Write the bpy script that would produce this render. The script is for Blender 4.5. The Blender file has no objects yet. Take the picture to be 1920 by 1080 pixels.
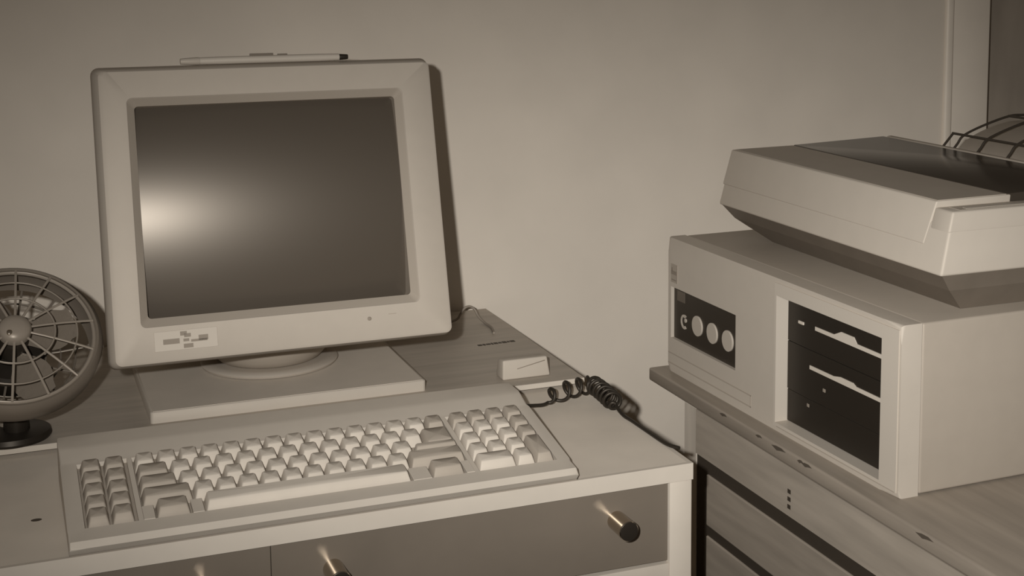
import bpy, bmesh, math, random
from math import sin, cos, pi
from mathutils import Vector, Matrix
random.seed(7)
S = bpy.context.scene
COL = S.collection

# ------------------------------------------------------------------ materials
def sepia(L):
    k = min(1, L/.5)
    g = .79 + .09*k
    b = .585 + .145*k
    return (L, L*g, L*b, 1)

def mat(name, L, rough=.6, spec=.35, noise=0, nscale=60, metal=0, bump=0, grain=None, coat=0, rgb=None):
    m = bpy.data.materials.new(name); m.use_nodes = True
    nt = m.node_tree; b = nt.nodes['Principled BSDF']
    c = rgb if rgb else sepia(L)
    b.inputs['Base Color'].default_value = c
    b.inputs['Roughness'].default_value = rough
    b.inputs['Specular IOR Level'].default_value = spec
    b.inputs['Metallic'].default_value = metal
    b.inputs['Coat Weight'].default_value = coat; b.inputs['Coat Roughness'].default_value = .31
    if noise or bump:
        tc = nt.nodes.new('ShaderNodeTexCoord')
        mp = nt.nodes.new('ShaderNodeMapping')
        nt.links.new(tc.outputs['Object'], mp.inputs['Vector'])
        if grain: mp.inputs['Scale'].default_value = grain
        n = nt.nodes.new('ShaderNodeTexNoise')
        n.inputs['Scale'].default_value = nscale; n.inputs['Detail'].default_value = 5
        nt.links.new(mp.outputs['Vector'], n.inputs['Vector'])
        if noise:
            r = nt.nodes.new('ShaderNodeValToRGB')
            r.color_ramp.elements[0].position = .3; r.color_ramp.elements[1].position = .7
            r.color_ramp.elements[0].color = (c[0]*(1-noise), c[1]*(1-noise), c[2]*(1-noise), 1)
            r.color_ramp.elements[1].color = (c[0]*(1+noise), c[1]*(1+noise), c[2]*(1+noise), 1)
            nt.links.new(n.outputs['Fac'], r.inputs['Fac'])
            nt.links.new(r.outputs['Color'], b.inputs['Base Color'])
        if bump:
            bp = nt.nodes.new('ShaderNodeBump'); bp.inputs['Strength'].default_value = bump
            bp.inputs['Distance'].default_value = .002
            nt.links.new(n.outputs['Fac'], bp.inputs['Height'])
            nt.links.new(bp.outputs['Normal'], b.inputs['Normal'])
    return m

M = dict(
    wall=mat('wall_paint', 0.66, .75, .2, noise=.035, nscale=9),
    floor=mat('floor_lino', .18, .6, noise=.15, nscale=20),
    trim=mat('trim_paint', 0.72, .4, .4, noise=.03, nscale=15),
    pane=mat('dark_pane', 0.3, .35, .4, noise=.12, nscale=6, grain=(3, 1, 1)),
    white=mat('white_melamine', 0.55, .55, .3, noise=.03, nscale=25),
    desktop=mat('lit_white_top', 0.68, .5, .3, noise=.06, nscale=14),  # same white as the body, lightened: extra light put into the colour
    drawer=mat('brown_laminate', 0.17, .22, .5, noise=.07, nscale=10, grain=(1, 1, 1)),
    chrome=mat('chrome', .55, .2, .5, metal=1),
    dark=mat('dark_plastic', .022, .4, .4),
    black=mat('black_plastic', 0.018, .45, .35),
    shelf=mat('dark_board', 0.4, .45, .3, noise=.12, nscale=30, grain=(.25, 2, 2)),
    edge=mat('pale_board_edge', .50, .6),
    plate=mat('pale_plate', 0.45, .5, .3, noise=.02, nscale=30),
    plate_lit=mat('pale_plate_lit', 0.62, .5, .3, noise=.03, nscale=30),  # slab colour lightened for its upper face, light painted in
    shell=mat('pale_plastic', 0.42, .5, .35, noise=.015, nscale=50),
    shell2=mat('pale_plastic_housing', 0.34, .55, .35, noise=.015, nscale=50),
    lip=mat('bezel_lip_plastic', 0.34, .5, .35),
    tube=mat('picture_tube_glass', .066, .36, .95),
    label=mat('pale_label', 0.47, .5),
    mark=mat('label_ink', 0.24, .6),
    ink=mat('dark_ink', .06, .6),
    kcase=mat('keyboard_case_plastic', 0.51, .55, .3, noise=.015, nscale=60),
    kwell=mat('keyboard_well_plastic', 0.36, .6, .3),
    klight=mat('pale_key_plastic', 0.55, .55, .3, noise=.02, nscale=60),
    kdark=mat('grey_key_plastic', 0.37, .55, .3, noise=.03, nscale=60),
    cable=mat('black_cable', .018, .45, .4),
    cord=mat('grey_cord', .25, .5),
    comp=mat('case_paint', 0.35, .5, .3, noise=.02, nscale=40),
    comptop=mat('case_paint_top', 0.5, .5, .3, noise=.04, nscale=20),
    compf=mat('front_panel_plastic', 0.47, .5, .3, noise=.015, nscale=40),
    frame=mat('bay_frame_plastic', 0.5, .45, .3),
    button=mat('round_button_plastic', 0.44, .45),
    panel=mat('control_panel_film', .032, .4, .4),
    panel2=mat('control_panel_window', .10, .3, .5),
    slot=mat('drive_lever', .55, .4),
    prn=mat('printer_plastic', 0.48, .5, .3, noise=.015, nscale=40),
    prntop=mat('printer_lid_top', 0.4, .5, .3, noise=.03, nscale=30),
    prnbase=mat('printer_dark_base', 0.14, .55, .3, noise=.06, nscale=30),
    smoke=mat('smoked_cover', .042, .16, .12),
    wire=mat('rack_wire', .035, .35, .5),
    paper=mat('paper', 0.66, .7, .2),
    wood=mat('desk_wood', 0.36, .42, .35, noise=.13, nscale=28, grain=(2.5, .22, 2.5)),
    woodtop=mat('desk_wood_top', 0.28, .4, .35, noise=.13, nscale=26, grain=(2.5, .22, 2.5)),
    woodd=mat('desk_wood_drawers', 0.33, .42, .35, noise=.13, nscale=28, grain=(2.5, .22, 2.5)),
    woodleg=mat('desk_wood_end', 0.5, .45, .3, noise=.08, nscale=28, grain=(2, 2, .25)),
    frameb=mat('dark_stained_frame', 0.05, .5, .3),
    chip=mat('chipped_veneer', 0.09, .7, .2),
    fan=mat('fan_plastic', 0.26, .35, .5),
    fanrim=mat('fan_rim_plastic', 0.15, .35, .5),
    blade=mat('fan_blade', .17, .14, .8, bump=1, nscale=75),
    penclip=mat('pen_clip', .15, .4, .4),
    pen=mat('pen_barrel', .50, .35, .5),
)

for k_ in M:      # warm-toned gloss like everything else in the toned print
    M[k_].node_tree.nodes['Principled BSDF'].inputs['Specular Tint'].default_value = (1, .87, .72, 1) if k_ != 'chrome' else (1, 1, 1, 1)

# ------------------------------------------------------------------ helpers
def link(o, parent=None):
    COL.objects.link(o)
    if parent: o.parent = parent
    return o

def obj(name, bm, material, parent=None, label=None, smooth=None, mw=None):
    """one mesh object; verts are given in the thing's own frame"""
    bmesh.ops.recalc_face_normals(bm, faces=bm.faces)
    me = bpy.data.meshes.new(name); bm.to_mesh(me); bm.free()
    for mm in (material if isinstance(material, (list, tuple)) else [material]): me.materials.append(mm)
    o = link(bpy.data.objects.new(name, me), parent)
    if smooth is not None:
        me.polygons.foreach_set('use_smooth', [True]*len(me.polygons))
        me.set_sharp_from_angle(angle=math.radians(smooth))
    if label: o['label'] = label
    return o

def thing(name, label, cat, loc=(0, 0, 0), rz=0, group=None):
    o = bpy.data.objects.new(name, None); COL.objects.link(o)
    o.empty_display_size = .05
    o.location = loc; o.rotation_euler = (0, 0, rz)
    return tag(o, label, cat, group)

def tag(o, label, cat, group=None):
    o['label'] = label; o['category'] = cat
    if group: o['group'] = group
    return o

def struct(o):
    o['kind'] = 'structure'; return o

def BM(): return bmesh.new()

def box(bm, a, b, bev=0, seg=2, xf=None):
    x0, y0, z0 = a; x1, y1, z1 = b
    vs = [bm.verts.new(p) for p in ((x0,y0,z0),(x1,y0,z0),(x1,y1,z0),(x0,y1,z0),(x0,y0,z1),(x1,y0,z1),(x1,y1,z1),(x0,y1,z1))]
    fs = [bm.faces.new([vs[i] for i in q]) for q in ((0,3,2,1),(4,5,6,7),(0,1,5,4),(1,2,6,5),(2,3,7,6),(3,0,4,7))]
    if bev:
        es = list({e for f in fs for e in f.edges})
        r = bmesh.ops.bevel(bm, geom=es, offset=bev, segments=seg, profile=.5, affect='EDGES')
        vs = list({v for f in r['faces'] for v in f.verts} | {v for v in vs if v.is_valid})
    if xf: 
        for v in vs: v.co = xf @ v.co
    return vs

def hexa(bm, bot, top, bev=0, seg=2):
    """solid between two quads (4 points each, same order)"""
    vs = [bm.verts.new(p) for p in list(bot)+list(top)]
    fs = [bm.faces.new([vs[i] for i in q]) for q in ((0,3,2,1),(4,5,6,7),(0,1,5,4),(1,2,6,5),(2,3,7,6),(3,0,4,7))]
    if bev:
        es = list({e for f in fs for e in f.edges})
        bmesh.ops.bevel(bm, geom=es, offset=bev, segments=seg, profile=.5, affect='EDGES')

def loft(bm, rings, cap0=True, cap1=True, closed=True):
    L = [[bm.verts.new(p) for p in r] for r in rings]
    n = len(L[0])
    for a, b in zip(L[:-1], L[1:]):
        for i in range(n if closed else n-1):
            j = (i+1) % n
            bm.faces.new((a[i], a[j], b[j], b[i]))
    if cap0: bm.faces.new(list(reversed(L[0])))
    if cap1: bm.faces.new(L[-1])
    return L

def rrect(x0, x1, y0, y1, r, n=5):
    pts = []
    for cx, cy, a0 in ((x1-r, y1-r, 0), (x0+r, y1-r, pi/2), (x0+r, y0+r, pi), (x1-r, y0+r, 3*pi/2)):
        for i in range(n):
            a = a0 + (pi/2)*i/(n-1)
            pts.append((cx+r*cos(a), cy+r*sin(a)))
    return pts

def lathe(bm, prof, n=40, xf=None, cap=True):
    rings = []
    for r, z in prof:
        ring = [Vector((r*cos(2*pi*i/n), r*sin(2*pi*i/n), z)) for i in range(n)]
        if xf: ring = [xf @ p for p in ring]
        rings.append(ring)
    loft(bm, rings, cap, cap)

def tube(bm, pts, r, n=8, cap=True, closed=False):
    pts = [Vector(p) for p in pts]
    rings = []; up = None
    N = len(pts)
    for i, p in enumerate(pts):
        if closed: t = pts[(i+1) % N]-pts[i-1]
        else: t = pts[min(i+1, N-1)]-pts[max(i-1, 0)]
        t.normalize()
        if up is None:
            up = Vector((0, 0, 1)) if abs(t.z) < .9 else Vector((1, 0, 0))
        up = (up - t*up.dot(t)).normalized()
        s = t.cross(up)
        rr = r[i] if isinstance(r, (list, tuple)) else r
        rings.append([p+up*rr*cos(2*pi*k/n)+s*rr*sin(2*pi*k/n) for k in range(n)])
    if closed:
        rings.append(rings[0])
        L = [[bm.verts.new(p) for p in q] for q in rings[:-1]]
        for i in range(N):
            a, b = L[i], L[(i+1) % N]
            for k in range(n):
                j = (k+1) % n
                bm.faces.new((a[k], a[j], b[j], b[k]))
    else:
        loft(bm, rings, cap, cap)

def smoothpath(ctrl, per=8):
    """Catmull-Rom through control points"""
    P = [Vector(p) for p in ctrl]; P = [P[0]*2-P[1]]+P+[P[-1]*2-P[-2]]
    out = []
    for i in range(1, len(P)-2):
        for k in range(per):
            t = k/per
            out.append(.5*((2*P[i])+(P[i+1]-P[i-1])*t+(2*P[i-1]-5*P[i]+4*P[i+1]-P[i+2])*t*t+(3*P[i]-P[i-1]-3*P[i+1]+P[i+2])*t**3))
    out.append(P[-2]); return out

# ------------------------------------------------------------------ camera
F, PPX, PPY = 2691.08, 1101.2, 260.4
CAM = Vector((-.6498, -1.2842, .5197)); YAW, PIT, ROL = -.3933, -.1253, -.0033
fwd = Vector((-sin(YAW)*cos(PIT), cos(YAW)*cos(PIT), sin(PIT)))
rgt = Vector((cos(YAW), sin(YAW), 0)); upv = rgt.cross(fwd)
R_ = rgt*cos(ROL)+upv*sin(ROL); U_ = -rgt*sin(ROL)+upv*cos(ROL)
cd = bpy.data.cameras.new('camera'); cam = bpy.data.objects.new('camera', cd); COL.objects.link(cam)
cam.matrix_world = Matrix(((R_.x, U_.x, -fwd.x, CAM.x), (R_.y, U_.y, -fwd.y, CAM.y), (R_.z, U_.z, -fwd.z, CAM.z), (0, 0, 0, 1)))
cd.sensor_width = 36; cd.lens = F*36/1920
cd.shift_x = -(PPX-960)/1920; cd.shift_y = (PPY-540)/1920
cd.clip_start = .02
S.camera = cam

# ------------------------------------------------------------------ room
FLOOR = -.74; WY = .682
bm = BM(); box(bm, (-2.4, -2.6, FLOOR-.05), (2.4, WY+.25, FLOOR)); struct(obj('floor', bm, M['floor']))
bm = BM(); box(bm, (-2.4, WY, FLOOR), (.812, WY+.12, 1.7)); struct(obj('wall_back', bm, M['wall']))
bm = BM(); box(bm, (.812, WY-.0015, FLOOR), (.897, WY+.12, 1.7), .004, 2)
box(bm, (.806, WY-.006, FLOOR), (.822, WY+.1, 1.7), .005, 3); struct(obj('trim_1', bm, M['trim'], smooth=40))
bm = BM(); box(bm, (.895, WY+.06, FLOOR), (2.4, WY+.10, 1.7)); struct(obj('door_1', bm, M['pane']))

# ------------------------------------------------------------------ white dresser
DX0 = -1.02
t = thing('dresser', 'white low dresser with brown drawer fronts and metal peg knobs, under the monitor', 'dresser', (-.5, .33, FLOOR))
def W(bm):   # world coordinates -> the thing's own frame
    for v in bm.verts: v.co -= Vector(t.location)
    return bm
T = .0177; ST = .0254; DB = -.1055
bm = BM()
box(bm, (-ST, .001, FLOOR), (0, WY-.012, -T), .0012, 2)                # right side panel
box(bm, (DX0, .001, FLOOR), (DX0+ST, WY-.012, -T), .0012, 2)
box(bm, (DX0+ST, .002, -.142), (-ST, .3, DB), .0008)                    # rail under the drawers
box(bm, (DX0+ST, WY-.03, FLOOR), (-ST, WY-.012, -T))
box(bm, (DX0+ST, .002, FLOOR+.02), (-ST, .02, -.15))
obj('body', W(bm), M['white'], t, smooth=40)
bm = BM(); box(bm, (DX0, .0041, -T), (-.0046, WY-.008, 0)); obj('top', W(bm), M['desktop'], t, smooth=40)
bm = BM()
box(bm, (DX0, -.0006, -T), (.0006, .0041, 0))
box(bm, (-.0046, .0041, -T), (.0006, WY-.008, 0))
obj('edge_band', W(bm), M['white'], t)
def drawer(x0, x1, knobs):
    bm = BM()
    hexa(bm, [(x0,.004,-.1005+.0), (x1,.004,-.1030), (x1,.020,-.1030), (x0,.020,-.1005)],
             [(x0,.004,-T-.0012), (x1,.004,-T-.0012), (x1,.020,-T-.0012), (x0,.020,-T-.0012)], .0008)
    d = obj('drawer', W(bm), M['drawer'], t)
    bm = BM(); box(bm, (x0+.01, .020, -.098), (x1-.01, .4, -.045)); obj('drawer_box', W(bm), M['white'], d)
    for kx, kz in knobs:
        xf = Matrix.Translation((kx, .004, kz)) @ Matrix.Rotation(pi/2, 4, 'X')
        bm = BM(); lathe(bm, [(.0100, 0), (.0100, .027), (.0104, .0275), (.0104, .0312), (.0098, .032)], 32, xf)
        k = obj('knob', W(bm), M['chrome'], d, smooth=35)
        bm = BM(); lathe(bm, [(.0096, .032), (.0096, .0326), (.007, .033)], 32, xf)
        obj('knob_cap', W(bm), M['black'], k, label='dark end cap of the knob', smooth=35)
drawer(-.4342, -ST-.001, [(-.0845, -.0505), (-.3765, -.052)])
drawer(DX0+ST+.001, -.4346, [(-.4930, -.052), (-.93, -.052)])

bm = BM(); xf = Matrix.Translation((-.6334, .1030, 0)) @ Matrix.Diagonal((1, .75, 1, 1)); lathe(bm, [(.0050, 0), (.0046, .00004), (.001, .00006)], 12, xf)
obj('stain', W(bm), M['chip'], t, label='small dark spot on the dresser top')

# ------------------------------------------------------------------ dark board at the back of the dresser top
t = thing('shelf_board', 'wide dark thin board with pale front edge lying across the back of the dresser top', 'board', (-.5, .48, 0))
BX0, BX1, BY0, BY1, BZ = -1.0, .0005, .2921, .672, .0107
bm = BM(); box(bm, (BX0, BY0+.0015, .0045), (BX1-.001, BY1, BZ)); obj('panel', W(bm), M['shelf'], t)
bm = BM(); box(bm, (BX0, BY0, .0045), (BX1-.001, BY0+.0015, BZ), .0004); obj('edge_strip', W(bm), M['edge'], t, label='pale edge strip of the board')
for fx in (-.9, -.33, -.04):
    for fy in (.32, .64):
        bm = BM(); box(bm, (fx-.015, fy-.015, 0), (fx+.015, fy+.015, .0045)); obj('foot', W(bm), M['dark'], t)
bm = BM()       # worn stencilled line of characters near the right edge
x = -.0745
for w, hh in ((.006,.006),(.0035,.007),(.006,.006),(.0025,.008),(.0055,.007),(.004,.006),(.006,.008),(.003,.006),(.0065,.007)):
    yy = .4830 + (x+.0745)*.06
    box(bm, (x, yy-hh*.55, BZ), (x+w, yy+hh*.55, BZ+.0003)); x += w+.0012
obj('printed_mark', W(bm), M['ink'], t, label='dark smudged line of print on the board')

# ------------------------------------------------------------------ monitor plinth
t = thing('plinth', 'flat pale slab lying on the dark board under the monitor foot, behind the keyboard', 'plinth', (-.35, .42, BZ))
PX0, PX1, PY0, PZ = -.5085, -.1938, .3165, .0237
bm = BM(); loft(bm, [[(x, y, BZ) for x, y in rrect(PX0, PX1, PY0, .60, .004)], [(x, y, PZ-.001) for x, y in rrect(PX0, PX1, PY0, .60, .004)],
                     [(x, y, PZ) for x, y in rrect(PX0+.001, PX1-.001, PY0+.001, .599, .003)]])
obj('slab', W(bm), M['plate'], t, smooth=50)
bm = BM(); box(bm, (PX0+.003, PY0+.0025, PZ), (PX1-.003, .597, PZ+.0003)); obj('lit_top_layer', W(bm), M['plate_lit'], t)  # added layer that carries the lightened slab colour

# ------------------------------------------------------------------ monitor
MX, MY, MZ, MW, MH, TILT = -.3617, .2654, .0910, .3763, .3226, .2539
mon = t = thing('monitor', 'pale boxy tube monitor with dark screen, tilted back on a round swivel foot', 'monitor', (MX, .36, PZ))
def mp(u, w, dep):
    return Vector((MX+u, MY+w*sin(TILT)+dep*cos(TILT), MZ+w*cos(TILT)-dep*sin(TILT)))
def ringm(x0, x1, z0, z1, r, dep, n=6, dtop=None):
    pts = []
    for (a, b) in rrect(x0, x1, z0, z1, r, n):
        pts.append(mp(a, b, dep))
    return pts
h = MW/2
ox0, ox1, oz0, oz1 = -h+.0405, h-.0452, .0495, MH-.0420        # screen opening
bm = BM()
loft(bm, [ringm(-h, h, .004, MH+.0075, .008, .040), ringm(-h-.002, h+.002, -.001, MH+.0045, .009, .022), ringm(-h+.000, h-.001, .0, MH, .009, .008),
          ringm(-h+.0045, h-.002, .002, MH-.003, .007, .0015), ringm(-h+.009, h-.0045, .005, MH-.0045, .006, .0),
          ringm(ox0-.0085, ox1+.0085, oz0-.0095, oz1+.0085, .006, .0), ringm(ox0-.0075, ox1+.0075, oz0-.0085, oz1+.0075, .006, .0015)], False, False)
obj('bezel', W(bm), M['shell'], t, smooth=35)
bm = BM()
loft(bm, [ringm(ox0-.0076, ox1+.0076, oz0-.0086, oz1+.0076, .006, .0014), ringm(ox0, ox1, oz0, oz1, .004, .0085), ringm(ox0-.001, ox1+.001, oz0-.001, oz1+.001, .004, .048)], False, False)
obj('screen_surround', W(bm), M['lip'], t, smooth=35)
# picture tube: spherical glass
RH, RV = 1.62, .36; N = 40
bm = BM(); g = {}
ex0, ex1, ez0, ez1 = ox0-.006, ox1+.006, oz0-.006, oz1+.006
cx0, cz0 = (ox0+ox1)/2, (oz0+oz1)/2
for i in range(N+1):
    for j in range(N+1):
        u = ex0+(ex1-ex0)*i/N; w = ez0+(ez1-ez0)*j/N
        sag = (u-cx0)**2/(2*RH)+(w-cz0)**2/(2*RV)
        g[i, j] = bm.verts.new(mp(u, w, .0032+sag-.05*(w-cz0)))
for i in range(N):
    for j in range(N): bm.faces.new((g[i,j], g[i+1,j], g[i+1,j+1], g[i,j+1]))
obj('screen', W(bm), M['tube'], t, smooth=60)
# housing behind the bezel
bm = BM()
loft(bm, [ringm(-h+.003, h-.003, .006, MH+.0055, .008, .038), ringm(-h+.010, h-.010, .010, MH+.002, .012, .060), ringm(-h+.016, h-.016, .014, MH-.006, .014, .12),
          ringm(-h+.05, h-.05, .05, MH-.03, .02, .22), ringm(-h+.075, h-.075, .08, MH-.06, .02, .30)], True, True)
obj('housing', W(bm), M['shell2'], t, smooth=40)
# swivel foot
pc = Vector((-.350, .470, 0))
bm = BM(); xf = Matrix.Translation((pc.x, pc.y, PZ+.0003))
lathe(bm, [(.070, 0), (.082, .0015), (.0835, .004), (.081, .0065), (.070, .0075)], 64, xf); obj('swivel_ring', W(bm), M['shell'], t, smooth=40)
bm = BM(); lathe(bm, [(.058, .0070), (.063, .010), (.068, .016), (.073, .024), (.077, .034), (.078, .042), (.05, .05)], 64, xf); obj('swivel_dish', W(bm), M['shell2'], t, smooth=40)
# badge, power light, push mark
def mquad(bm, u0, u1, w0, w1, d0, d1, bev=0):
    hexa(bm, [mp(u0,w0,d1), mp(u1,w0,d1), mp(u1,w1,d1), mp(u0,w1,d1)], [mp(u0,w0,d0), mp(u1,w0,d0), mp(u1,w1,d0), mp(u0,w1,d0)], bev)
bm = BM(); bu0, bw0 = -.1435, .0135
mquad(bm, bu0, bu0+.066, bw0, bw0+.021, -.0008, 0, .0003)
bd = obj('badge', W(bm), M['label'], t, label='pale maker badge at the lower left of the bezel')
bm = BM()
for (a, b, c, d) in ((.009,.026,.0070,.0125), (.030,.036,.0085,.0115), (.038,.055,.0075,.0100), (.046,.056,.0085,.0140), (.027,.034,.0150,.0195), (.031,.038,.0130,.0170), (.030,.040,.0015,.0060)):
    mquad(bm, bu0+a, bu0+b, bw0+c, bw0+d, -.0011, -.0007)
obj('lettering', W(bm), M['mark'], bd)
bm = BM(); xf = Matrix.Translation(mp(.0905, .0265, -.0004)) @ Matrix.Rotation(-TILT, 4, 'X') @ Matrix.Rotation(pi/2, 4, 'X')
lathe(bm, [(.0022, -.001), (.0022, .0006), (.0012, .001)], 16, xf); obj('power_light', W(bm), M['mark'], t, label='small dark power light on the bezel')
bm = BM(); mquad(bm, .113, .122, .0290, .0300, -.0003, .0); obj('printed_line', W(bm), M['lip'], t)

# ------------------------------------------------------------------ pen on the monitor
pa, pb = mp(-.0945, MH+.0036, .0185)+Vector((0, 0, .0046)), mp(.0945, MH+.0036, .0185)+Vector((0, 0, .0046))
t = thing('pen', 'pale slim pen with a dark end lying on top of the monitor', 'pen', (pa+pb)/2)
d = (pb-pa)
def seg(f0, f1, r0, r1=None, dz=0, dy=0, n=14):
    o_ = Vector((0, dy, dz)); bm = BM(); r1 = r0 if r1 is None else r1
    tube(bm, [pa+d*f0+o_, pa+d*(f0+(f1-f0)*.15)+o_, pa+d*(f0+(f1-f0)*.85)+o_, pa+d*f1+o_], [r0*.9, r0, r1, r1*.9], n); return W(bm)
obj('barrel', seg(.10, .945, .0044), M['pen'], t, smooth=40)
obj('cap', seg(0, .115, .0036, .0044), M['button'], t, smooth=40)
obj('end_plug', seg(.94, 1, .0036, .003), M['dark'], t, label='dark end plug of the pen', smooth=40)
bm = BM(); box(bm, (pa.x+d.x*.405, pa.y-.0012, pa.z+.0040), (pa.x+d.x*.545, pa.y+.0012, pa.z+.0068), .0004)
box(bm, (pa.x+d.x*.57, pa.y-.0010, pa.z+.0040), (pa.x+d.x*.63, pa.y+.0010, pa.z+.0058), .0004)
obj('clip', W(bm), M['penclip'], t, label='grey-brown clip along the pen barrel')

# ------------------------------------------------------------------ keyboard
KX, KY, KW, KD = -.6094, -.0059, .48, .2061
t = thing('keyboard', 'wide pale computer keyboard with grey side keys at the front of the dresser', 'keyboard', (KX+KW/2, KY+KD/2, 0))
def kz(v):
    pts = [(0, .0085), (.005, .0138), (.022, .0158), (.150, .0372), (.168, .0432), (.178, .0440), (KD, .0457)]
    for (a, b), (c, e) in zip(pts[:-1], pts[1:]):
        if v <= c: return b+(e-b)*(v-a)/(c-a)
    return pts[-1][1]
def kp(u, v, dz=0): return Vector((KX+u, KY+v, kz(v)+dz))
U = [0, .0148, .0610, .0655, .3795, .3845, .4670, KW]
V = [0, .005, .022, .0265, .1440, .150, .168, .178, KD]
bm = BM()
vt = {}
for i, u in enumerate(U):
    for j, v in enumerate(V): vt[i, j] = bm.verts.new(kp(u, v))
well = []
for i in range(len(U)-1):
    for j in range(len(V)-1):
        if i in (1, 3, 5) and j == 3: well.append((i, j)); continue
        bm.faces.new((vt[i,j], vt[i+1,j], vt[i+1,j+1], vt[i,j+1]))
edge = [vt[i,0] for i in range(len(U))]+[vt[len(U)-1,j] for j in range(1, len(V))]+[vt[i,len(V)-1] for i in range(len(U)-2, -1, -1)]+[vt[0,j] for j in range(len(V)-2, 0, -1)]
low = [bm.verts.new((v.co.x, v.co.y+(.006 if v.co.y < KY+.001 else 0), .001 if v.co.y > KY+.001 else .0016)) for v in edge]
for k in range(len(edge)):
    q = (k+1) % len(edge); bm.faces.new((edge[q], edge[k], low[k], low[q]))
bm.faces.new(low)
wf = BM()
for i, j in well:
    c = [vt[i,j], vt[i+1,j], vt[i+1,j+1], vt[i,j+1]]
    dn = [bm.verts.new(v.co+Vector((0, 0, -.0045))) for v in c]
    for k in range(4): bm.faces.new((c[k], c[(k+1)%4], dn[(k+1)%4], dn[k]))
    f = bm.faces.new(dn)
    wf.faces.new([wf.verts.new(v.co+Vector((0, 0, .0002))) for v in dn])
es = [e for e in bm.edges if len(e.link_faces) == 2 and e.verts[0] in set(edge) and e.verts[1] in set(edge)]
bmesh.ops.bevel(bm, geom=es, offset=.0022, segments=3, profile=.5, affect='EDGES')
obj('case', W(bm), M['kcase'], t, smooth=30)
obj('key_well', W(wf), M['kwell'], t)
PU, PV = .02085, .02265
slope = math.atan2(kz(.14)-kz(.03), .11)
def key(u0, v0, wu, hv=1, m='klight', g0=.0007, tall=.0105):
    """one key cap: skirt and dished top, leaning with the keyboard"""
    bm = BM()
    x0, x1, y0, y1 = u0+g0, u0+wu*PU-g0, v0+g0, v0+hv*PV-g0
    vm = (v0+v0+hv*PV)/2
    def ring(ix, iyf, iyb, z, r, crown=0):
        out = []
        for a, b in rrect(x0+ix, x1-ix, y0+iyf, y1-iyb, r, 4):
            base = kz(vm)+(b-vm)*math.tan(slope)-.0040
            f = (a-(x0+x1)/2)/max(1e-6, (x1-x0)/2)
            out.append(Vector((KX+a, KY+b, base+z+crown*f*f)))
        return out
    L = loft(bm, [ring(0, 0, 0, 0, .0012), ring(.0006, .0006, .0004, .003, .0014), ring(.0026, .0030, .0016, tall-.0006, .0016), ring(.0034, .0038, .0023, tall, .0016, .0004)], False, False)
    vs = L[-1]; c = bm.verts.new(sum((v.co for v in vs), Vector())/len(vs)+Vector((0, 0, -.0007)))
    for k in range(len(vs)): bm.faces.new((vs[k], vs[(k+1) % len(vs)], c))
    o = obj('key', W(bm), M[m], t, smooth=50)
    if m == 'kdark': o['label'] = 'grey function or control key'
    return o
row = lambda r: .0283+PV*(4-r)        # r = 0 top row .. 4 space row
fu = .0166
for r in range(5):
    for c in range(2): key(fu+c*PU*1.03, row(r), 1, m='kdark')
mu = .0663
for c in range(14): key(mu+c*PU, row(0), 1)
key(mu+14*PU, row(0), 1, m='kdark')
key(mu, row(1), 1.5, m='kdark')
for c in range(12): key(mu+(1.5+c)*PU, row(1), 1)
key(mu, row(2), 1.75, m='kdark')
for c in range(11): key(mu+(1.75+c)*PU, row(2), 1)
# tall L-shaped return key, one piece spanning two rows
key(mu+13.5*PU, row(2)+PV*.55, 1.5, 1.45, m='kdark', tall=.0085)
key(mu+12.75*PU, row(2), 2.25, .58, m='kdark')
key(mu, row(3), 2.25, m='kdark')
for c in range(10): key(mu+(2.25+c)*PU, row(3), 1)
key(mu+12.25*PU, row(3), 2.75, m='kdark')
key(mu+.5*PU, row(4), 1.5, m='kdark')
key(mu+2.6*PU, row(4), 9.4, m='klight')
key(mu+13.0*PU, row(4), 1.6, m='kdark')
nu = .3850; nP = PU*.965
def nkey(c, r, w=1, hgt=1, m='klight'): key(nu+c*nP, row(r)-(hgt-1)*PV, w*.965, hgt, m)
for c in range(4): nkey(c, 0, m='kdark')
for r in (1, 2):
    for c in range(3): nkey(c, r)
    nkey(3, r, m='kdark')
for c in range(3): nkey(c, 3)
nkey(3, 3, 1, 2, 'kdark')
nkey(0, 4, 2); nkey(2, 4)
# filler plates either side of the space bar
for a, b in ((mu-.0006, mu+.46*PU), (mu+2.05*PU, mu+2.55*PU), (mu+12.05*PU, mu+12.95*PU), (mu+14.65*PU, mu+15.05*PU)):
    c = [kp(a, .0266, -.0044), kp(b, .0266, -.0044), kp(b, .0283+PV-.001, -.0044), kp(a, .0283+PV-.001, -.0044)]
    bm = BM(); hexa(bm, c, [p+Vector((0, 0, .0048)) for p in c], .0004)
    obj('filler_plate', W(bm), M['kcase'], t)

# ------------------------------------------------------------------ coiled keyboard cable
ctrl = smoothpath([(-.130, .196, .0260), (-.112, .2100, .0140), (-.092, .2190, .0085), (-.079, .2220, .0075), (-.0680, .2280, .0105), (-.0500, .2410, .012), (-.0330, .2480, .012), (-.0160, .2530, .012), (-.0075, .2510, .0125), (-.0055, .2400, .0120), (-.0055, .2250, .0115), (-.0060, .2100, .0110), (-.0065, .1960, .0100), (-.0065, .1850, .0080)], 20)
pts = []; n = len(ctrl); turns = 10.5
for i, p in enumerate(ctrl):
    s = i/(n-1)
    tng = (ctrl[min(i+1, n-1)]-ctrl[max(i-1, 0)]).normalized()
    a = Vector((0, 0, 1)); a = (a-tng*a.dot(tng)).normalized(); b = tng.cross(a)
    env = max(0, min(1, (s-.26)/.05))*max(0, min(1, (1.0-s)/.04))
    q = max(0, (s-.26)/.74)
    ph = 2*pi*turns*(q**1.3)
    pts.append((p, a, b, env, ph))
dense = []
K = 6
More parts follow.
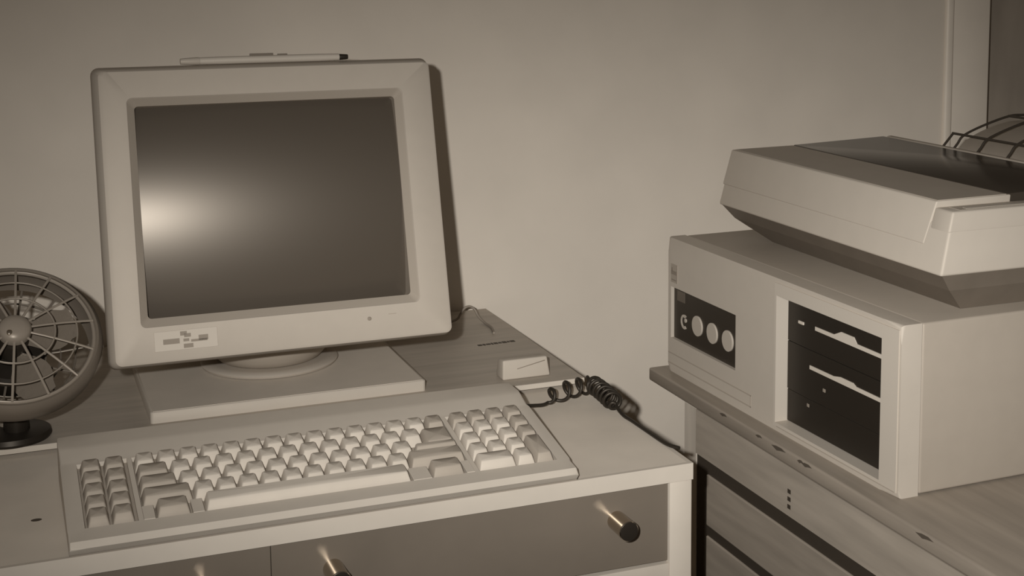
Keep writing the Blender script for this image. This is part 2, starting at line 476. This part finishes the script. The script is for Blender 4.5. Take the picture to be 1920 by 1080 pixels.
for i in range(n-1):
    for k in range(K):
        f = k/K; A, B = pts[i], pts[i+1]
        p = A[0].lerp(B[0], f); a = A[1].lerp(B[1], f); b = A[2].lerp(B[2], f); e = A[3]*(1-f)+B[3]*f; ph = A[4]*(1-f)+B[4]*f
        r = .0097*e
        dense.append(p+a*r*sin(ph-.8)+b*r*cos(ph-.8)+Vector((0, 0, .0015*e)))
dense += smoothpath([dense[-1], (-.0055, .165, .0024), (-.0045, .140, .0022), (-.0038, .100, .0022), (-.0030, .065, .0022), (-.0012, .052, .0022), (.0012, .046, .0022), (.0045, .040, .0021)], 8)[1:]
bm = BM(); tube(bm, dense, .0021, 7)
o = obj('coiled_cable', bm, M['cable'], smooth=60)
tag(o, 'black coiled cable running from the keyboard over the right edge of the dresser', 'cable')

# ------------------------------------------------------------------ small pale box on the dark board
t = thing('small_box', 'small pale plastic box on the dark board behind the right end of the keyboard', 'box', (-.07, .335, BZ))
bm = BM()
hexa(bm, [(-.0970,.318,BZ), (-.0350,.318,BZ), (-.0350,.345,BZ), (-.0970,.345,BZ)], [(-.0960,.320,BZ+.0245), (-.0385,.320,BZ+.0245), (-.0385,.340,BZ+.0225), (-.0960,.340,BZ+.0225)], .0022, 3)
obj('shell', W(bm), M['plate'], t, smooth=50)
bm = BM(); hexa(bm, [(-.078,.3181,BZ+.0125), (-.042,.3181,BZ+.0195), (-.042,.3195,BZ+.0195), (-.078,.3195,BZ+.0125)], [(-.078,.3181,BZ+.0130), (-.042,.3181,BZ+.0200), (-.042,.3195,BZ+.0200), (-.078,.3195,BZ+.0130)])
obj('crease', W(bm), M['mark'], t)

# ------------------------------------------------------------------ thin cord loop behind the monitor
bm = BM()
loop = smoothpath([(-.085, .600, BZ+.002), (-.0655, .605, BZ+.006), (-.0600, .606, .0225), (-.0535, .607, .0310), (-.0455, .607, .0330), (-.0385, .606, .028), (-.035, .600, .019), (-.031, .585, BZ+.0025), (-.030, .56, BZ+.0018), (-.036, .53, BZ+.0018)], 8)
tube(bm, loop, .0017, 8)
o = obj('cord', bm, M['cord'], smooth=60)
tag(o, 'thin grey cord looping up from the dark board beside the right side of the monitor', 'cord')

# ------------------------------------------------------------------ desk fan
e3 = Vector((.093, -.685, .72)).normalized(); e1 = Vector((1, 0, 0)); e1 = (e1-e3*e1.dot(e3)).normalized(); e2 = e3.cross(e1)
FC = Vector((-.6435, .300, .1285)); FR = .0885
fx = Matrix(((e1.x, e2.x, e3.x, FC.x), (e1.y, e2.y, e3.y, FC.y), (e1.z, e2.z, e3.z, FC.z), (0, 0, 0, 1)))
t = thing('desk_fan', 'small round desk fan with a brown ribbed grille, tilted upward, left of the monitor', 'fan', (-.652, .325, BZ))
bm = BM()
prof = [(FR-.010, .001), (FR-.004, .003), (FR, -.001), (FR+.0015, -.008), (FR, -.022), (FR-.006, -.030), (FR-.010, -.029), (FR-.005, -.021), (FR-.004, -.008), (FR-.009, -.003)]
rings = [[fx @ Vector((r*cos(2*pi*i/72), r*sin(2*pi*i/72), z)) for i in range(72)] for r, z in prof]
loft(bm, rings+[rings[0]], False, False); bmesh.ops.remove_doubles(bm, verts=bm.verts, dist=1e-6)
obj('rim', W(bm), M['fanrim'], t, smooth=40)
def ringtube(bm, r, z, w, n=64): tube(bm, [fx @ Vector((r*cos(2*pi*i/n), r*sin(2*pi*i/n), z)) for i in range(n)], w, 6, closed=True)
gz = lambda r: .002+.012*(1-(r/FR)**2)
bm = BM()
ringtube(bm, FR-.0085, .0015, .0024)
ringtube(bm, .040, gz(.040), .0012); ringtube(bm, .0625, gz(.0625), .0010)
for i in range(14):
    a = 2*pi*(i+.35)/14
    tube(bm, [fx @ Vector((r*cos(a), r*sin(a), gz(r))) for r in (.012, .03, .05, .07, FR-.008)], .0014, 6)
obj('front_grille', W(bm), M['fan'], t, smooth=60)
bm = BM(); lathe(bm, [(.0165, .008), (.0165, .0155), (.014, .019), (.008, .021), (.001, .0215)], 32, fx); obj('hub_cap', W(bm), M['fan'], t, smooth=50)
bm = BM(); lathe(bm, [(.0028, .0205), (.0028, .0225), (.001, .0235)], 16, fx @ Matrix.Translation((-.006, -.008, -.001))); obj('hub_screw', W(bm), M['chrome'], t, smooth=50)
bm = BM()
for i in range(14):
    a = 2*pi*(i+.1)/14
    tube(bm, [fx @ Vector((r*cos(a), r*sin(a), -.030-.012*(1-(r/FR)**2))) for r in (.02, .05, FR-.008)], .0013, 6)
for r in (.035, .05, .065): ringtube(bm, r, -.030-.012*(1-(r/FR)**2), .0011)
obj('rear_grille', W(bm), M['fanrim'], t, smooth=60)
bm = BM(); lathe(bm, [(.014, -.026), (.015, -.006), (.012, -.002), (.001, -.001)], 28, fx); rotor = obj('rotor', W(bm), M['dark'], t, smooth=40)
for i in range(4):
    a0 = 2*pi*i/4+.40
    bm = BM(); Lr = []
    for k in range(9):
        f = k/8; r = .013+f*.056
        half = .20+.27*sin(pi*min(1, f*.95+.12))
        Lr.append([fx @ Vector((r*cos(a0+half*s), r*sin(a0+half*s), -.0180+.52*r*sin(half*s))) for s in (-1, -.6, -.2, .2, .6, 1)])
    vs = [[bm.verts.new(p) for p in q] for q in Lr]
    for A, B in zip(vs[:-1], vs[1:]):
        for k in range(5): bm.faces.new((A[k], A[k+1], B[k+1], B[k]))
    bmesh.ops.recalc_face_normals(bm, faces=bm.faces)
    geom = bmesh.ops.solidify(bm, geom=list(bm.faces), thickness=.0011)
    obj('blade', W(bm), M['blade'], rotor, smooth=50)
bm = BM(); lathe(bm, [(.030, -.036), (.034, -.040), (.034, -.066), (.026, -.078), (.002, -.081)], 32, fx); obj('motor_housing', W(bm), M['black'], t, smooth=40)
mb = fx @ Vector((0, -.0, -.060))
bc = Vector((-.6515, .3300, BZ))
bm = BM(); tube(bm, smoothpath([mb, (mb+bc)/2+Vector((0, .004, -.008)), bc+Vector((0, .006, .016)), bc+Vector((0, .004, .004))], 6), [.012]*18+[.013], 16)
obj('arm', W(bm), M['fan'], t, smooth=50)
bm = BM(); lathe(bm, [(.0115, .006), (.0135, .010), (.0125, .034), (.009, .036)], 28, Matrix.Translation(bc+Vector((.006, -.012, 0)))); obj('neck', W(bm), M['black'], t, smooth=40)
bm = BM(); lathe(bm, [(.040, 0), (.0415, .003), (.040, .008), (.030, .0115), (.014, .0135), (.010, .0136)], 48, Matrix.Translation(bc)); obj('base', W(bm), M['black'], t, smooth=40)

# ------------------------------------------------------------------ wooden desk
WZ = -.0324
t = thing('wooden_desk', 'worn light wooden desk with black drawer frame, carrying the computer case and printer', 'desk', (.1535, .4371, FLOOR), .0079)
LZ = WZ-FLOOR          # local height of the top surface; local x runs into the desk, local -y towards the camera
YE = -1.15
def D(bm): return bm
bm = BM(); box(bm, (0, YE, LZ-.0178), (.62, 0, LZ), .003, 3); obj('desk_top', bm, M['woodtop'], t, smooth=40)
bm = BM(); box(bm, (.0006, YE+.02, LZ-.0178-.0578), (.02, -.139, LZ-.0178)); obj('apron', bm, M['wood'], t)
bm = BM(); box(bm, (.002, -.138, .0), (.60, -.104, LZ-.0178), .001); obj('end_panel', bm, M['woodleg'], t, label='paler end panel of the desk')
AZ = LZ-.0178-.0578
bm = BM()
box(bm, (.003, -.168, .0), (.03, -.139, AZ))
box(bm, (.003, YE+.02, AZ-.0185), (.03, -.168, AZ))
for k in range(4):
    z1 = AZ-.0185-.0665-k*.0805
    box(bm, (.003, YE+.02, z1-.014), (.03, -.168, z1))
box(bm, (.003, YE+.02, .0), (.03, YE+.06, AZ)); box(bm, (.028, YE+.02, .0), (.60, -.139, AZ))
obj('drawer_frame', bm, M['frameb'], t, label='black frame around the drawers')
for k in range(3):
    z1 = AZ-.0185-k*.0805
    bm = BM(); box(bm, (.0005, YE+.065, z1-.0665), (.02, -.1685, z1), .0015, 2); obj('drawer', bm, M['woodd'], t)
bm = BM(); ky = -.368
box(bm, (.0008, ky-.0048, LZ-.0690), (.003, ky+.0048, LZ-.0420), .0008)
esc = obj('keyhole_plate', bm, M['chip'], t, label='small dark keyhole plate on the apron')
bm = BM()
for dz in (-.0465, -.0555, -.0645): box(bm, (.0002, ky-.0040, LZ+dz-.0026), (.002, ky+.0030, LZ+dz+.0026), .0005)
obj('keyhole', bm, M['frameb'], esc)
for yy, ln, hh in ((-.213, .012, .004), (-.345, .020, .006), (-.392, .008, .004), (-.405, .014, .005), (-.30, .010, .003), (-.62, .018, .005)):
    hh *= .6; pts = [(yy-ln*.8, -.0035), (yy-ln*.3, -.0018), (yy+ln*.3, -.0022), (yy+ln*.8, -.0040), (yy+ln*.2, -.0035-hh), (yy-ln*.25, -.003-hh*.6)]
    A = [(-.0003, y, LZ+z) for y, z in pts]; B = [(.002, y, LZ+z) for y, z in pts]
    bm = BM(); loft(bm, [A, B])
    obj('chip', bm, M['chip'], t, label='dark chip in the front edge of the desk top')

# ------------------------------------------------------------------ computer case
CQ = .0225; CW, CHh, CD = .5175, .1827, .42
t = thing('computer_case', 'pale desktop computer case with black disk drive bay, on the wooden desk under the printer', 'computer', (.1850, -.0999, WZ), CQ)
# local: x into the case, y = 0 (near) .. CW (far), z up
b0, b1, c0, c1, RD = .032, .240, .010, .1625, .018
p0, p1, q0, q1, PD = .336, .5095, .0465, .1165, .006
g0_, g1_, gz0, gz1 = .297, .5175, .0085, .0195
bm = BM(); box(bm, (.026, .0005, .001), (CD, CW-.0005, CHh-.0004), .003, 3); obj('cover', bm, M['comp'], t, smooth=40)
# front moulding: grid with two recesses
Y = [0, b0, b1, p0, p1, CW]; Z = [0, c0, q0, q1, c1, CHh]
bm = BM(); vt = {}
for i, y in enumerate(Y):
    for j, z in enumerate(Z): vt[i, j] = bm.verts.new((0, y, z))
for i in range(5):
    for j in range(5):
        if (i == 1 and 1 <= j <= 3) or (i == 3 and j == 2): continue
        bm.faces.new((vt[i,j], vt[i,j+1], vt[i+1,j+1], vt[i+1,j]))
def wall(loop, dd):
    dn = [bm.verts.new(v.co+Vector((dd, 0, 0))) for v in loop]
    for k in range(len(loop)): bm.faces.new((loop[k], loop[(k+1) % len(loop)], dn[(k+1) % len(loop)], dn[k]))
    return dn
bl = [vt[1,1], vt[2,1], vt[2,2], vt[2,3], vt[2,4], vt[1,4], vt[1,3], vt[1,2]]
wall(bl, RD)
pl = [vt[3,2], vt[4,2], vt[4,3], vt[3,3]]
wall(pl, PD)
per = [vt[i,0] for i in range(6)]+[vt[5,j] for j in range(1, 6)]+[vt[i,5] for i in range(4, -1, -1)]+[vt[0,j] for j in range(4, 0, -1)]
dn = wall(per, .025)
bm.faces.new(dn)
S_ = set(per)
bmesh.ops.bevel(bm, geom=[e for e in bm.edges if e.verts[0] in S_ and e.verts[1] in S_ and len(e.link_faces) == 2 and any(abs(f.normal.x) < .5 for f in e.link_faces)], offset=.005, segments=4, profile=.5, affect='EDGES')
bm.normal_update()
obj('front_bezel', bm, M['compf'], t, smooth=30)
# raised paler frame around the drive bay
bm = BM()
def frame(bm, y0, y1, z0, z1, yi0, yi1, zi0, zi1, xa, xb):
    o = [(y0,z0),(y1,z0),(y1,z1),(y0,z1)]; i_ = [(yi0,zi0),(yi1,zi0),(yi1,zi1),(yi0,zi1)]
    loft(bm, [[(xb, *p) for p in o], [(xa, *p) for p in o], [(xa, *p) for p in i_], [(RD, *p) for p in i_]], False, False)
frame(bm, .003, .2435, .006, CHh-.0055, b0+.0003, b1-.0003, c0+.0003, c1-.0003, -.0012, .001)
obj('bay_frame', bm, M['frame'], t, smooth=30)
bm = BM(); box(bm, (RD-.001, b0+.0004, c0+.0004), (RD+.01, b1-.0004, c1-.0004)); bay = obj('drive_bay', bm, M['black'], t, label='black drive bay front')
def drive(z0, z1, slotz, ya, led):
    bm = BM(); box(bm, (RD-.0035, b0+.001, z0), (RD+.006, b1-.001, z1), .0008); d_ = obj('disk_drive', bm, M['black'], t, label='black disk drive front')
    bm = BM(); xx = RD-.0045
    pr = [(b0+.0015, slotz-.0022), (ya, slotz-.0022), (ya, slotz+.0022), (.142, slotz+.0024), (.128, slotz+led), (.104, slotz+led), (.098, slotz+.0024), (b0+.0015, slotz+.0022)]
    loft(bm, [[(xx, *p) for p in pr], [(RD, *p) for p in pr]]); obj('lever', bm, M['slot'], d_, label='lever across the disk slot, its light reflection painted pale')  # reflected light on the lever is put into its pale colour
    return d_
d1 = drive(.108, c1-.0012, .1355, .180, .0085); d2 = drive(.050, .1075, .0880, .190, .0050)
bm = BM(); box(bm, (RD-.005, .204, .1335), (RD-.003, .215, .1370), .0005); obj('drive_light', bm, M['slot'], d1)
bm = BM(); box(bm, (RD-.0042, .158, .0665), (RD-.003, .163, .0705), .0005); obj('drive_light', bm, M['mark'], d2)
bm = BM(); box(bm, (RD-.0030, b0+.001, c0+.001), (RD+.006, b1-.001, .0495), .0008); bp_ = obj('blank_plate', bm, M['black'], t)
bm = BM(); box(bm, (RD-.0034, .1915, .0395), (RD-.002, .1965, .0435), .0005); obj('screw', bm, M['mark'], bp_)
# control panel
bm = BM(); box(bm, (PD-.0012, p0+.0003, q0+.0003), (PD+.004, p1-.0003, q1-.0003)); cp_ = obj('control_panel', bm, M['panel'], t, label='dark control panel with round buttons')
bm = BM(); box(bm, (PD-.0018, .478, .0990), (PD, .5000, .1130), .0003); obj('display_window', bm, M['panel2'], cp_)
for yb in (.4420, .4020, .3620):
    bm = BM(); lathe(bm, [(.0134, 0), (.0134, .0020), (.0130, .0024), (.001, .0024)], 36, Matrix.Translation((PD-.001, yb, .0772)) @ Matrix.Rotation(-pi/2, 4, 'Y'))
    obj('round_button', bm, M['button'], cp_, label='pale round push button', smooth=40)
bm = BM(); ar = [(.0098*cos(a), .0098*sin(a)) for a in [math.radians(55+250*k/22) for k in range(23)]]
ai = [(.0060*cos(a)-.0012, .0060*sin(a)) for a in [math.radians(60+240*k/22) for k in range(23)]]
pr = [(.4790-x_, .0740+z_) for x_, z_ in ar]+[(.4790-x_, .0740+z_) for x_, z_ in reversed(ai)]
A = [bm.verts.new((PD-.0022, *p)) for p in pr]; B = [bm.verts.new((PD-.001, *p)) for p in pr]
m_ = len(pr)
for k in range(22):
    bm.faces.new((A[k], A[k+1], A[m_-2-k], A[m_-1-k]))
for k in range(m_): bm.faces.new((A[k], A[(k+1) % m_], B[(k+1) % m_], B[k]))
lathe(bm, [(.0028, 0), (.0028, .0014), (.001, .0016)], 16, Matrix.Translation((PD-.001, .4755, .0765)) @ Matrix.Rotation(-pi/2, 4, 'Y'))
obj('key_lock', bm, M['button'], cp_, label='pale crescent-shaped key lock')
# small badge and vent grooves
bm = BM(); box(bm, (-.0006, .4900, .1230), (.001, .5090, .1480), .0003); bd = obj('badge', bm, M['lip'], t, label='small square badge on the case front')
bm = BM(); box(bm, (-.0009, .4920, .1340), (0, .5080, .1390)); box(bm, (-.0009, .5030, .1380), (0, .5070, .1430)); box(bm, (-.0009, .4930, .1260), (0, .5070, .1275)); obj('lettering', bm, M['mark'], bd)
bm = BM()
for z_ in (.0245, .0105): hexa(bm, [(-.0004, .297, z_), (.001, .297, z_), (.001, .5165, z_), (-.0004, .5165, z_)], [(-.0004, .297, z_+.0016), (.001, .297, z_+.0016), (.001, .5165, z_+.0016), (-.0004, .5165, z_+.0016)])
box(bm, (-.0004, .297, .0105), (.001, .2985, .026))
obj('front_groove', bm, M['kwell'], t)
bm = BM(); box(bm, (-.0016, .0045, .0058), (.0, .236, .0068)); obj('base_seam', bm, M['kwell'], t)

# ------------------------------------------------------------------ printer
PRZ = WZ+CHh
t = thing('printer', 'pale dot matrix printer with dark base and smoked lid, on top of the computer case', 'printer', (.2437, -.0821, PRZ), .0053)
PL = .486; BH = .041; TH = .1137
bm = BM()
# dark base, undercut all round
hexa(bm, [(.040,.018,.0), (.240,.018,.0), (.240,PL-.075,.0), (.040,PL-.075,.0)], [(.016,.006,.024), (.256,.006,.024), (.256,PL-.016,.024), (.016,PL-.016,.024)])
hexa(bm, [(.016,.006,.024), (.256,.006,.024), (.256,PL-.016,.024), (.016,PL-.016,.024)], [(.004,.003,BH), (.258,.003,BH), (.258,PL-.002,BH), (.004,PL-.002,BH)])
obj('base', bm, M['prnbase'], t)
bm = BM()
hexa(bm, [(0,0,BH), (.262,0,BH), (.262,PL,BH), (0,PL,BH)], [(.0135,.004,.094), (.260,.004,.094), (.260,PL-.002,.094), (.0135,PL-.002,.094)], .003, 3)
hexa(bm, [(.0108,.003,.085), (.260,.003,.085), (.260,.036,.085), (.0108,.036,.085)], [(.0170,.005,.1075), (.256,.005,.1075), (.256,.036,.1075), (.0170,.036,.1075)], .0025, 3)
obj('body', bm, M['prn'], t, smooth=35)
# lid: wraps over the top and down the front
bm = BM()
hexa(bm, [(.0060,.040,.0680), (.115,.040,.0680), (.115,PL+.0008,.0680), (.0060,PL+.0008,.0680)], [(.0178,.034,.1142), (.115,.034,.1150), (.115,PL-.002,.1150), (.0178,PL-.002,.1142)], .0018, 3)
lid = obj('lid', bm, M['prn'], t, smooth=35)
bm = BM(); hexa(bm, [(.0205,.036,.1140), (.110,.036,.1147), (.110,PL-.006,.1147), (.0205,PL-.006,.1140)], [(.0205,.036,.1149), (.110,.036,.1156), (.110,PL-.006,.1156), (.0225,PL-.006,.1149)], .0003)
obj('lid_top', bm, M['prntop'], lid, label='darker brown top of the lid')
bm = BM()
hexa(bm, [(.112,.036,.100), (.262,.036,.100), (.262,PL-.004,.100), (.112,PL-.004,.100)], [(.112,.036,.1160), (.258,.036,.1205), (.258,PL-.004,.1205), (.112,PL-.004,.1160)], .0015, 2)
obj('smoked_cover', bm, M['smoke'], t, label='dark glossy smoked cover', smooth=35)
bm = BM(); box(bm, (.262, .010, .060), (.272, PL-.004, .1210), .003, 3); obj('rear_rail', bm, M['prntop'], t, smooth=40)
bm = BM(); box(bm, (.030, .010, .1072), (.120, .030, .1079), .0003); cpn = obj('control_strip', bm, M['prntop'], t)
bm = BM(); box(bm, (.040, .013, .1078), (.116, .020, .1084), .0003); obj('button_label', bm, M['prn'], cpn)
bm = BM(); hexa(bm, [(.0128,.432,.0745), (.0160,.432,.0745), (.0160,.475,.0745), (.0128,.475,.0745)], [(.0138,.432,.0785), (.0165,.432,.0785), (.0165,.475,.0785), (.0138,.475,.0785)])
obj('maker_mark', bm, M['ink'], t, label='small dark maker mark on the printer front')

# wire rack at the back of the printer (coordinates in the printer's frame)
rk = [(.2640, .1140), (.2745, .1255), (.285, .1365), (.318, .1485), (.358, .1585), (.383, .159)]
bm = BM(); tube(bm, [(.285, .3625, .1365), (.285, .18, .1365), (.285, .052, .1365)], .0017, 8)
rack = obj('paper_rack', bm, M['wire'], t, label='black wire paper rack at the back of the printer', smooth=60)
bm = BM(); tube(bm, [(.358, .3395, .1585), (.358, .18, .1585), (.358, .052, .1585)], .0017, 8); obj('cross_wire', bm, M['wire'], rack, smooth=60)
for k, yy in enumerate([.3610, .3380, .2900, .2320, .1720, .1120, .0520]):
    bm = BM(); pp = rk[:3] if k == 0 else rk
    tube(bm, smoothpath([(x_, yy, z_) for x_, z_ in pp], 6), .0017, 8)
    obj('wire', bm, M['wire'], rack, smooth=60)

# sheet of paper under the rack
bm = BM()
pp = smoothpath([(.5195, 0, .2420), (.5215, 0, .2580), (.533, 0, .2745), (.562, 0, .2890), (.602, 0, .2995), (.632, 0, .3010)], 6)
A = [Vector((p.x, .268, p.z)) for p in pp]; B = [Vector((p.x, -.03, p.z)) for p in pp]
va = [bm.verts.new(p) for p in A]; vb = [bm.verts.new(p) for p in B]
for k in range(len(va)-1): bm.faces.new((va[k], va[k+1], vb[k+1], vb[k]))
bmesh.ops.solidify(bm, geom=list(bm.faces), thickness=.0004)
o = obj('paper_sheet', bm, M['paper'], smooth=60)
tag(o, 'pale curved sheet of paper under the wire rack behind the printer', 'paper')

# ------------------------------------------------------------------ light: the camera's flash and the dim room
FL = CAM + R_*(-.085) + U_*.045
ld = bpy.data.lights.new('flash', 'SPOT'); ld.energy = 128; ld.color = (1, .995, .985)
ld.spot_size = math.radians(130); ld.spot_blend = .3; ld.shadow_soft_size = .012
lo = bpy.data.objects.new('flash', ld); COL.objects.link(lo); lo.location = FL
aim = FL + (fwd*F + rgt*(1600-PPX) + upv*(PPY-700)).normalized()
lo.rotation_euler = (aim-FL).to_track_quat('-Z', 'Y').to_euler()
# beam pattern of the flash reflector: wide and oblong, fading from the middle of the beam outwards
ld.use_nodes = True; nt = ld.node_tree; em = nt.nodes['Emission']
tc = nt.nodes.new('ShaderNodeTexCoord'); sx = nt.nodes.new('ShaderNodeSeparateXYZ'); nt.links.new(tc.outputs['Normal'], sx.inputs[0])
def mth(op, a, b=None):
    n_ = nt.nodes.new('ShaderNodeMath'); n_.operation = op
    for k_, v_ in enumerate((a, b)):
        if v_ is None: continue
        if isinstance(v_, (int, float)): n_.inputs[k_].default_value = v_
        else: nt.links.new(v_, n_.inputs[k_])
    return n_.outputs[0]
tx = mth('DIVIDE', mth('DIVIDE', sx.outputs[0], sx.outputs[2]), .60); ty = mth('DIVIDE', mth('DIVIDE', sx.outputs[1], sx.outputs[2]), .25)
q_ = mth('ADD', mth('MULTIPLY', tx, tx), mth('MULTIPLY', ty, ty))
nt.links.new(mth('POWER', 2.71828, mth('MULTIPLY', q_, -1.0)), em.inputs['Strength'])
w = bpy.data.worlds.new('room'); S.world = w; w.use_nodes = True
w.node_tree.nodes['Background'].inputs['Color'].default_value = (1, .86, .71, 1)
w.node_tree.nodes['Background'].inputs['Strength'].default_value = .085

S.view_settings.view_transform = 'Standard'; S.view_settings.look = 'None'
S.view_settings.exposure = 0; S.view_settings.gamma = 1; S.view_settings.use_curve_mapping = False
